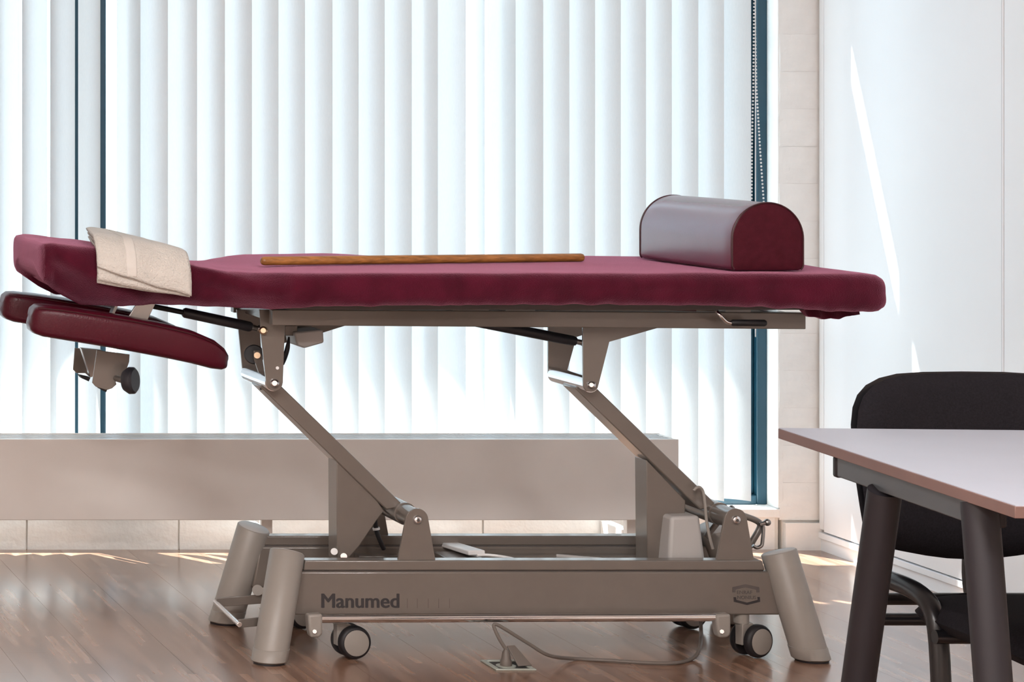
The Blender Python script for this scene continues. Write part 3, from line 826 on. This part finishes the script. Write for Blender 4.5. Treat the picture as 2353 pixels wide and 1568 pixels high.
T('pad_stem_plate', MB().prism([(1.262, 0.76), (1.268, 0.76), (1.300, 0.83), (1.293, 0.83)], 6.10, 6.13), M['steel'])
T('pad_crossbar', MB().cyl((1.28, 6.10, 0.735), (1.28, 6.37, 0.735), 0.012), pt)
# clamp plates and knob under the pads
cp = [(223, 805), (298, 815), (297, 832), (290, 852), (284, 862), (266, 876), (268, 884), (258, 893), (246, 897), (220, 889), (212, 880)]
plate('pad_clamp', cp, 6.10, 0.005, bevel=0.0008)
cp2 = [(172, 800), (214, 803), (205, 866), (196, 858), (176, 858), (168, 850)]
plate('pad_clamp', cp2, 6.37, 0.005, bevel=0.0008)
plate('clamp_web', [(186, 800), (235, 805), (228, 860), (208, 868)], 6.30, 0.02, M['steel'])
T('clamp_block', MB().prism([(X(a, 6.12), Z(b, 6.12)) for a, b in ((226, 888), (248, 893), (244, 902), (232, 896))], 6.12, 6.16), M['black'])
T('clamp_block', MB().prism([(X(a, 6.33), Z(b, 6.33)) for a, b in ((182, 862), (208, 868), (204, 877), (188, 870))], 6.33, 6.36), M['black'])
kn = T('clamp_knob', MB().rod(P(284, 875, 6.065), P(284, 875, 6.065)+Vector((0.024, -0.017, 0.002)), [(0, 0.012), (0.1, 0.024), (0.5, 0.0315), (0.85, 0.0310), (1, 0.026)], 28), M['black_plastic'], angle=40)
obj('knob_screw', MB().cyl(P(262, 868, 6.11), P(290, 876, 6.07), 0.008), M['steel'], kn)

# ------------------------------------------------------------------ fitted cover over the padding
def interp(tab_, x):
    if x <= tab_[0][0]: return tab_[0][1:]
    for a, b_ in zip(tab_[:-1], tab_[1:]):
        if x <= b_[0]:
            t = (x-a[0])/(b_[0]-a[0]); t = t*t*(3-2*t) if False else t
            return tuple(p+(q_-p)*t for p, q_ in zip(a[1:], b_[1:]))
    return tab_[-1][1:]
#        X      halfwidth  ztop   zbot  corner
CV = [(1.100, 0.165, 0.948, 0.900, 0.012),
      (1.103, 0.188, 0.956, 0.886, 0.018),
      (1.110, 0.206, 0.962, 0.874, 0.024),
      (1.128, 0.214, 0.965, 0.860, 0.026),
      (1.160, 0.218, 0.962, 0.838, 0.030),
      (1.200, 0.220, 0.957, 0.818, 0.030),
      (1.300, 0.222, 0.945, 0.816, 0.030),
      (1.400, 0.224, 0.926, 0.820, 0.032),
      (1.470, 0.230, 0.909, 0.817, 0.036),
      (1.530, 0.240, 0.899, 0.815, 0.045),
      (1.580, 0.262, 0.8975, 0.814, 0.060),
      (1.620, 0.300, 0.8990, 0.815, 0.055),
      (1.655, 0.326, 0.9010, 0.821, 0.036),
      (1.700, 0.334, 0.9020, 0.826, 0.028),
      (1.900, 0.335, 0.9030, 0.829, 0.024),
      (2.300, 0.335, 0.9030, 0.831, 0.024),
      (2.600, 0.335, 0.9025, 0.829, 0.024),
      (2.800, 0.335, 0.9020, 0.821, 0.024),
      (2.900, 0.335, 0.9015, 0.815, 0.026),
      (2.950, 0.333, 0.9005, 0.813, 0.028),
      (2.980, 0.326, 0.8975, 0.815, 0.030),
      (2.996, 0.314, 0.8900, 0.821, 0.028),
      (3.003, 0.296, 0.8780, 0.829, 0.020)]
def cover_ring(x):
    hw, zt_, zb_, cr = interp(CV, x)
    pts = []
    def arc(cy, cz, r, a0, a1, n):
        for i in range(n+1):
            a = math.radians(a0+(a1-a0)*i/n); pts.append((cy+r*math.cos(a), cz+r*math.sin(a)))
    rb_ = min(0.022, (zt_-zb_)*0.3); cr = min(cr, (zt_-zb_)*0.6)
    for i in range(5): pts.append((-(0.05)*(1-i/5)-(hw-rb_-0.05)*0-0.0, zb_+0.016)) if False else None
    pts.append((0.0, zb_+0.020)); pts.append((-hw*0.5, zb_+0.020)); pts.append((-(hw-0.06), zb_+0.014)); pts.append((-(hw-0.040), zb_+0.003))
    arc(-(hw-rb_), zb_+rb_, rb_, 270, 180, 5)
    for i in range(1, 8): pts.append((-hw, zb_+rb_+(zt_-cr-zb_-rb_)*i/8))
    arc(-(hw-cr), zt_-cr, cr, 180, 90, 6)
    for i in range(1, 14): pts.append((-(hw-cr)+2*(hw-cr)*i/14, zt_))
    arc(hw-cr, zt_-cr, cr, 90, 0, 6)
    for i in range(1, 8): pts.append((hw, zt_-cr-(zt_-cr-zb_-rb_)*i/8))
    arc(hw-rb_, zb_+rb_, rb_, 0, -90, 5)
    pts.append((hw-0.040, zb_+0.003)); pts.append((hw-0.06, zb_+0.014)); pts.append((hw*0.5, zb_+0.020))
    out = []
    for (yy, zz) in pts:
        h = (zz-zb_)/(zt_-zb_)                # 0 bottom .. 1 top
        side = max(0.0, min(1.0, (abs(yy)-(hw-0.06))/0.05))
        dx = dy = dz = 0.0
        s = -1 if yy < 0 else 1
        # wrinkles on the loose head part and the sweep into the body
        loose = max(0.0, min(1.0, (1.70-x)/0.10))*max(0.0, min(1.0, (x-1.105)/0.03))
        ph = (x-1.05)*34 + h*5.0 + 1.2*noise.noise(Vector((x*7, h*2, 3*s)))
        fold = math.sin(ph)*0.0075+0.0060*math.sin(ph*0.43+2.0+h*3)
        dy += s*side*loose*fold*(0.5+0.8*(1-abs(2*h-1)))
        # belly: the cloth tucks in towards the bottom on the head part
        dy -= s*side*loose*0.045*max(0, 1-h*1.6)**1.5
        dz += loose*0.003*noise.noise(Vector((x*14, yy*10, 0)))*h
        # gentle unevenness everywhere
        dy += s*side*0.0035*noise.noise(Vector((x*9, h*2.5, 7)))
        dz += 0.0022*noise.noise(Vector((x*8, yy*7, 1)))*h
        # rumpled far edge near the head end
        if yy > 0.1:
            b = math.exp(-((x-1.83)/0.17)**2)
            dz += 0.007*b*min(1, (yy-0.1)/0.15)*h
        # ragged hem
        if h < 0.25:
            dz += 0.006*noise.noise(Vector((x*26, s*2.0, 4)))*side*(1 if x > 1.62 else 0.5)
        out.append((x+dx, YC+yy+dy, zz+dz))
    return out
xs = []
x = 1.100
while x < 3.003:
    xs.append(x)
    x += 0.002 if (x < 1.125 or x > 2.985) else (0.0055 if x < 1.72 else 0.012)
xs.append(3.003)
cvo = tag(obj('fitted_cover', MB().loft([cover_ring(x) for x in xs]), M['cover'], None, angle=75), 'burgundy terry cover stretched over the whole top of the treatment table', 'cover')
hem = MB()
hr = []
for i in range(30):
    x = X(1850, 5.98)+(X(1975, 5.98)-X(1850, 5.98))*i/29
    zc = Z(716+1.5*math.sin(i*0.8)+7*math.sin(math.pi*min(1, i/24))**0.5 if i < 24 else 717, 5.98); hh = 0.006+0.004*math.sin(math.pi*i/29)
    hr.append([(x, 5.975+0.003*math.sin(i*0.7), zc-hh), (x, 5.990, zc-hh-0.001), (x, 6.02, zc+0.006), (x, 5.985, zc+hh+0.006)])
hem.loft(hr)
obj('gathered_hem', hem, M['cover'], cvo, angle=60)

# ------------------------------------------------------------------ half-round bolster
bf, bk = Vector((2.7515, 5.972, 0.9045)), Vector((2.7250, 6.420, 0.9045))
axd = (bk-bf).normalized(); sd = Vector((axd.y, -axd.x, 0))
W, Hh = 0.0845, 0.156
def dprof(inset):
    pts = []
    r = W-inset; zc = Hh-W
    rb_ = 0.012
    for i in range(6):
        a = math.radians(270-90*i/5); pts.append((-(r-rb_)+rb_*math.cos(a), inset+rb_+rb_*math.sin(a)))
    for i in range(33):
        a = math.radians(180-180*i/32); pts.append((r*math.cos(a), zc+r*math.sin(a)))
    for i in range(6):
        a = math.radians(0-90*i/5); pts.append(((r-rb_)+rb_*math.cos(a), inset+rb_+rb_*math.sin(a)))
    for i in range(1, 6): pts.append(((r-rb_)*(1-2*i/6), inset))
    return pts
Lb = (bk-bf).length
def bring(s_, inset):
    return [bf+axd*s_+sd*u+Vector((0, 0, v)) for u, v in dprof(inset)]
bol = thing('bolster', 'half-round burgundy vinyl bolster lying across the foot end of the table', 'bolster', (bf+bk)/2)
ctr = [0, 0]
def scaled(s_, k):
    base = dprof(0.004); cu = 0; cv_ = Hh*0.45
    return [bf+axd*s_+sd*(cu+(u-cu)*k)+Vector((0, 0, cv_+(v-cv_)*k)) for u, v in base]
obj('bolster_body', MB().loft([bring(0.0005, 0.0035), bring(0.003, 0.001), bring(0.008, 0.0)] + [bring(0.008+(Lb-0.016)*i/12, -0.0005*math.sin(math.pi*i/12)) for i in range(1, 12)] + [bring(Lb-0.008, 0.0), bring(Lb-0.002, 0.001), bring(Lb-0.0005, 0.0035)]), M['bolster'], bol, angle=70)
for q0, q1 in ((0.0004, -1), (Lb-0.0004, 1)):
    obj('end_panel', MB().loft([bring(q0, 0.0030), scaled(q0+q1*0.002, 0.93), scaled(q0+q1*0.004, 0.75), scaled(q0+q1*0.005, 0.4), scaled(q0+q1*0.005, 0.02)]), M['bolster_end'], bol, angle=70)
for s_ in (0.001, Lb-0.001):
    pts = bring(s_, 0.0008)
    obj('piping', MB().tube(pts[2:43], 0.0022, n=8), M['piping'], bol)

# ------------------------------------------------------------------ wooden stick
s0, s1 = Vector((1.636, 6.135, 0.9165)), Vector((2.458, 6.300, 0.9145))
tag(obj('wooden_stick', MB().rod(s0, s1, [(0, 0.0055), (0.003, 0.0088), (0.009, 0.0104), (0.991, 0.0100), (0.997, 0.0085), (1, 0.005)], 24), M['stick'], None, angle=50), 'round brown wooden stick lying lengthwise on the burgundy cover', 'stick')

# ------------------------------------------------------------------ folded towel over the head end
def towel_path(x, lift, drop, back):
    """polyline (y,z) from the back of the head section, over the front edge and down"""
    hw, zt_, zb_, cr = interp(CV, x)
    pts = []
    yb_ = YC+back
    for i in range(12): pts.append((yb_+(YC-hw+cr-yb_)*i/12, zt_+lift))
    R_ = cr+lift
    for i in range(9):
        a = math.radians(90+90*i/8); pts.append((YC-hw+cr+R_*math.cos(a), zt_-cr+R_*math.sin(a)))
    for i in range(1, 9): pts.append((YC-hw-lift-0.002, zt_-cr-(drop)*i/8))
    return pts
tw = thing('towel', 'cream terry towel folded over the head end of the table', 'towel', (X(320, 6.0), YC-0.1, 0.95))
def sheet(x0, x1, lift0, lift1, dropf, backf, wob, seed, nx=30, skew=0.055):
    """closed slab of cloth between two lifts"""
    top = []; bot = []
    for i in range(nx+1):
        u = i/nx; x = x0+(x1-x0)*u; xe = x
        e = min(1, min(u, 1-u)*9); e = math.sqrt(max(0.0, 1-(1-e)**2))
        mid = (lift0+lift1)/2; ha = (lift1-lift0)/2*max(0.30, e)
        a = towel_path(x, mid+ha, dropf(u), backf(u)); b_ = towel_path(x, mid-ha, dropf(u), backf(u))
        n = len(a)
        ra = []; rb2 = []
        for k in range(n):
            v = k/(n-1); ev = min(1, min(v, 1-v)*26); ev = math.sqrt(max(0.0, 1-(1-ev)**2)); x = xe+skew*(1-u)*max(0, 1-v*2.4)
            my = (a[k][0]+b_[k][0])/2; mz = (a[k][1]+b_[k][1])/2
            kk = max(0.30, ev)
            nz = wob*noise.noise(Vector((x*16+seed, v*4, seed)))
            nx_ = 0.5*wob*noise.noise(Vector((v*6, seed, u*3)))
            ra.append((x+nx_, my+(a[k][0]-my)*kk-abs(nz)*0.6, mz+(a[k][1]-mz)*kk+nz))
            rb2.append((x+nx_, my+(b_[k][0]-my)*kk, mz+(b_[k][1]-mz)*kk))
        top.append(ra); bot.append(rb2)
    rings = [t_+b2[::-1] for t_, b2 in zip(top, bot)]
    return MB().loft(rings)
tx0, tx1 = X(222, 6.0), X(434, 6.0)
obj('lower_fold', sheet(tx0+0.002, tx1-0.003, 0.0015, 0.0110, lambda u: 0.050-0.010*u+0.008*math.sin(u*3.1), lambda u: 0.15, 0.0012, 3), M['towel'], tw, angle=80)
obj('middle_fold', sheet(tx0+0.001, tx1, 0.0105, 0.0205, lambda u: 0.042-0.001*u+0.008*math.sin(u*3.1), lambda u: 0.152, 0.0012, 5), M['towel'], tw, angle=80)
uf = obj('upper_fold', sheet(tx0-0.002, tx1+0.001, 0.0200, 0.0330, lambda u: 0.012+0.026*min(1, u*1.6)**0.8, lambda u: 0.155, 0.0026, 9), M['towel'], tw, angle=80)
obj('woven_band', sheet(tx0+0.064, tx0+0.088, 0.0315, 0.0350, lambda u: 0.024, lambda u: 0.15, 0.0018, 9, nx=10, skew=0.035), M['towel_band'], uf, angle=80)

# ------------------------------------------------------------------ switch lying on the base
sw = thing('hand_switch', 'small pale hand switch lying on the base between the beams', 'switch', P(1065, 1268, 6.34))
a0, a1 = P(1026, 1256, 6.395), P(1086, 1272, 6.20)
zz = 0.190
sw_dir = Vector((a1.x-a0.x, a1.y-a0.y, 0)).normalized()
p0 = P(1030, 1257, 6.40); p1 = P(1096, 1277, 6.24)
dv = (p1-p0).normalized(); sdv = Vector((1, 0.15, 0)); sdv = (sdv-dv*sdv.dot(dv)).normalized(); upv = sdv.cross(dv)
if upv.z < 0: upv = -upv
vs_ = []
for p in (p0, p1):
    for s_, u_ in ((-1, 0), (1, 0), (1, 1), (-1, 1)): vs_.append(p+sdv*0.021*s_+upv*0.012*u_)
obj('switch_body', MB().add(vs_, [(0, 1, 2, 3), (7, 6, 5, 4), (0, 4, 5, 1), (1, 5, 6, 2), (2, 6, 7, 3), (3, 7, 4, 0)]), M['white_plastic'], sw, bevel=0.003)
obj('switch_hook', MB().tube([P(1092, 1271, 6.25), P(1104, 1268, 6.25), P(1110, 1273, 6.25)], 0.0015, n=8, smooth=4), M['steel'], sw)
obj('switch_lead', MB().tube([p1+dv*0.0, P(1120, 1276, 6.24), P(1160, 1281, 6.22), P(1210, 1292, 6.16)], 0.0035, n=8, smooth=5), M['white_plastic'], sw)

# ------------------------------------------------------------------ floor outlet and mains cord
ol = thing('floor_outlet', 'square pale metal floor outlet with its lid open', 'outlet', (2.158, 5.97, 0))
yo0, yo1 = 5.922, 6.024; xo0, xo1 = 2.112, 2.204
fr = MB(); tk = 0.011
fr.box(xo0, xo1, yo0, yo0+tk, 0.0, 0.0035).box(xo0, xo1, yo1-tk, yo1, 0.0, 0.0035).box(xo0, xo0+tk, yo0+tk, yo1-tk, 0.0, 0.0035).box(xo1-tk, xo1, yo0+tk, yo1-tk, 0.0, 0.0035)
obj('plate', fr, M['outlet'], ol, bevel=0.001)
obj('recess', MB().box(xo0+tk, xo1-tk, yo0+tk, yo1-tk, 0.0002, 0.0008), M['outlet_dark'], ol)
obj('socket', MB().cyl((2.150, 5.965, 0.0008), (2.150, 5.965, 0.003), 0.022, n=28), M['outlet'], ol)
lid = [Vector((2.170, 5.945, 0.004)), Vector((2.205, 5.955, 0.004)), Vector((2.172, 5.975, 0.046)), Vector((2.152, 5.968, 0.046))]
nl = (lid[1]-lid[0]).cross(lid[3]-lid[0]).normalized()*0.0035
obj('lid', MB().add(lid+[p+nl for p in lid], [(0, 1, 2, 3), (7, 6, 5, 4), (0, 4, 5, 1), (1, 5, 6, 2), (2, 6, 7, 3), (3, 7, 4, 0)]), M['cord'], ol, bevel=0.001)
mc = thing('power_cord', 'grey-brown mains cord looping from the floor outlet up to the table', 'cord', (2.3, 6.0, 0))
pl = Vector((2.150, 5.965, 0.003)); pe = P(1163, 1493, 5.965)
obj('plug', MB().rod(pl, pe, [(0, 0.013), (0.25, 0.013), (0.4, 0.0105), (0.8, 0.0085), (1, 0.005)], 20), M['cord'], mc)
def onfloor(px, py): d = F*EYE/(py-PY0); return Vector((X(px, d), d, 0.0045))
cpts = [pe, P(1148, 1470, 5.97), P(1135, 1441, 5.98), P(1141, 1436, 5.98), P(1165, 1449, 5.975), P(1215, 1480, 5.97), P(1262, 1507, 5.972), onfloor(1320, 1519), onfloor(1400, 1523), onfloor(1480, 1528), onfloor(1550, 1529), onfloor(1590, 1519), P(1606, 1495, 6.06), P(1611, 1465, 6.12), P(1610, 1430, 6.14), P(1610, 1400, 6.14)]
obj('cord_lead', MB().tube(cpts, 0.0042, n=10, smooth=6), M['cord'], mc)

# ------------------------------------------------------------------ desk
dk = thing('desk', 'pale topped desk with brown edge and dark splayed legs at the right', 'desk', (2.85, 4.0, 0))
A = Vector((2.063, 4.440)); B = Vector((1.998, 3.598))
ed = (B-A).normalized(); rt = Vector((-ed.y, ed.x))
if rt.x < 0: rt = -rt
DW = 1.6
dp = [A, B, B+rt*DW, A+rt*DW]
ztp = 0.740
def inset(pts, k):
    c = sum((p for p in pts), Vector((0, 0)))/4
    return [tuple(p+(c-p).normalized()*k) for p in pts]
obj('desktop', MB().prism_z([tuple(p) for p in dp], ztp-0.018, ztp-0.0012), M['desk_edge'], dk, bevel=0.001)
obj('laminate', MB().prism_z(inset(dp, 0.0015), ztp-0.0012, ztp), M['desk'], dk)
def dpt(along, across, z): p = A+ed*along+rt*across; return Vector((p.x, p.y, z))
def dbox(a0, a1, c0, c1, z0, z1):
    poly = [tuple((A+ed*a+rt*c)) for a, c in ((a0, c0), (a1, c0), (a1, c1), (a0, c1))]
    return MB().prism_z(poly, z0, z1)
for c0 in (0.012, DW-0.052):
    sb = obj('side_beam', dbox(0.215, 0.690, c0, c0+0.040, ztp-0.052, ztp-0.019), M['desk_steel'], dk, bevel=0.002)
    obj('beam_end', dbox(0.200, 0.216, c0-0.002, c0+0.042, ztp-0.054, ztp-0.019), M['desk_leg'], dk, bevel=0.004)
    obj('beam_end', dbox(0.690, 0.706, c0-0.002, c0+0.042, ztp-0.054, ztp-0.019), M['desk_leg'], dk, bevel=0.004)
obj('cross_beam', dbox(0.42, 0.47, 0.052, DW-0.052, ztp-0.050, ztp-0.019), M['desk_steel'], dk, bevel=0.002)
for c0, sgn in ((0.022, 1), (DW-0.022, -1)):
    for (at, ab) in ((0.372, 0.160), (0.690, 0.812)):
        top = dpt(at, c0, ztp-0.050 if at < 0.5 else ztp-0.019); bot = dpt(ab, c0, 0.0)
        obj('leg', MB().rod(bot, top, [(0, 0.023), (0.01, 0.025), (0.97, 0.025), (1, 0.025)], 28), M['desk_leg'], dk)

# ------------------------------------------------------------------ chair behind the desk
chr_ = thing('visitor_chair', 'black upholstered chair with tubular frame behind the desk', 'chair', (2.53, 4.6, 0))
hx = 2.522
half = [(2.503+0.019, 0.806), (2.45, 0.8055), (2.40, 0.803), (2.365, 0.796), (2.338, 0.784), (2.320, 0.767), (2.310, 0.745), (2.306, 0.715), (2.308, 0.67), (2.314, 0.62), (2.322, 0.57), (2.330, 0.525), (2.337, 0.507), (2.352, 0.499), (2.39, 0.490), (2.44, 0.480), (2.48, 0.4745)]
outl = half + [(2*hx-a, b) for a, b in half[:0:-1]] 
outl.insert(len(half), (hx, 0.4725))
def bframe(a, b, h):
    u = (a-hx)/0.21
    return (a, 4.69-h-0.03*u*u*-1*-1+0.0-0.10*0+(0.045*(0.64-b))*-0.6, b)
obj('backrest', MB().pad(outl, bframe, 0.026), M['chair_fabric'], chr_, angle=60)
obj('back_shell', MB().pad([(hx+(a-hx)*1.006, 0.64+(b-0.64)*1.006) for a, b in outl], lambda a, b, h: (lambda p: (p[0], p[1]+0.020, p[2]))(bframe(a, b, h)), 0.012), M['chair_frame'], chr_, angle=60)
so = []
for i in range(40):
    a = 2*math.pi*i/40; ca, sa = math.cos(a), math.sin(a)
    so.append((2.555+0.205*math.copysign(abs(ca)**0.45, ca), 4.42+0.205*math.copysign(abs(sa)**0.45, sa)))
obj('seat', MB().pad(so, lambda a, b, h: (a, b, 0.402+h-0.10*max(0, (4.33-b)/0.12)**2*0.35), 0.034), M['chair_fabric'], chr_, angle=60)
for sx_ in (2.360, 2.750):
    obj('side_tube', MB().tube([(sx_, 4.80, 0.0), (sx_, 4.775, 0.15), (sx_, 4.742, 0.36), (sx_, 4.735, 0.405), (sx_, 4.71, 0.436), (sx_, 4.62, 0.442), (sx_, 4.545, 0.436), (sx_, 4.505, 0.415), (sx_, 4.485, 0.365), (sx_, 4.47, 0.2), (sx_, 4.455, 0.0)], 0.0165, n=14, smooth=4), M['chair_frame'], chr_)
obj('back_support', MB().tube([(2.563, 4.60, 0.380), (2.563, 4.72, 0.385), (2.563, 4.748, 0.42), (2.563, 4.745, 0.50), (2.563, 4.725, 0.60)], 0.020, n=14, smooth=4), M['chair_frame'], chr_)
obj('crossbar', MB().cyl((2.345, 4.65, 0.372), (2.765, 4.65, 0.372), 0.011), M['chair_frame'], chr_)
obj('crossbar', MB().cyl((2.345, 4.47, 0.378), (2.765, 4.47, 0.378), 0.012), M['chair_frame'], chr_)
obj('back_crossbar', MB().cyl((2.36, 4.735, 0.392), (2.75, 4.735, 0.392), 0.011), M['chair_frame'], chr_)
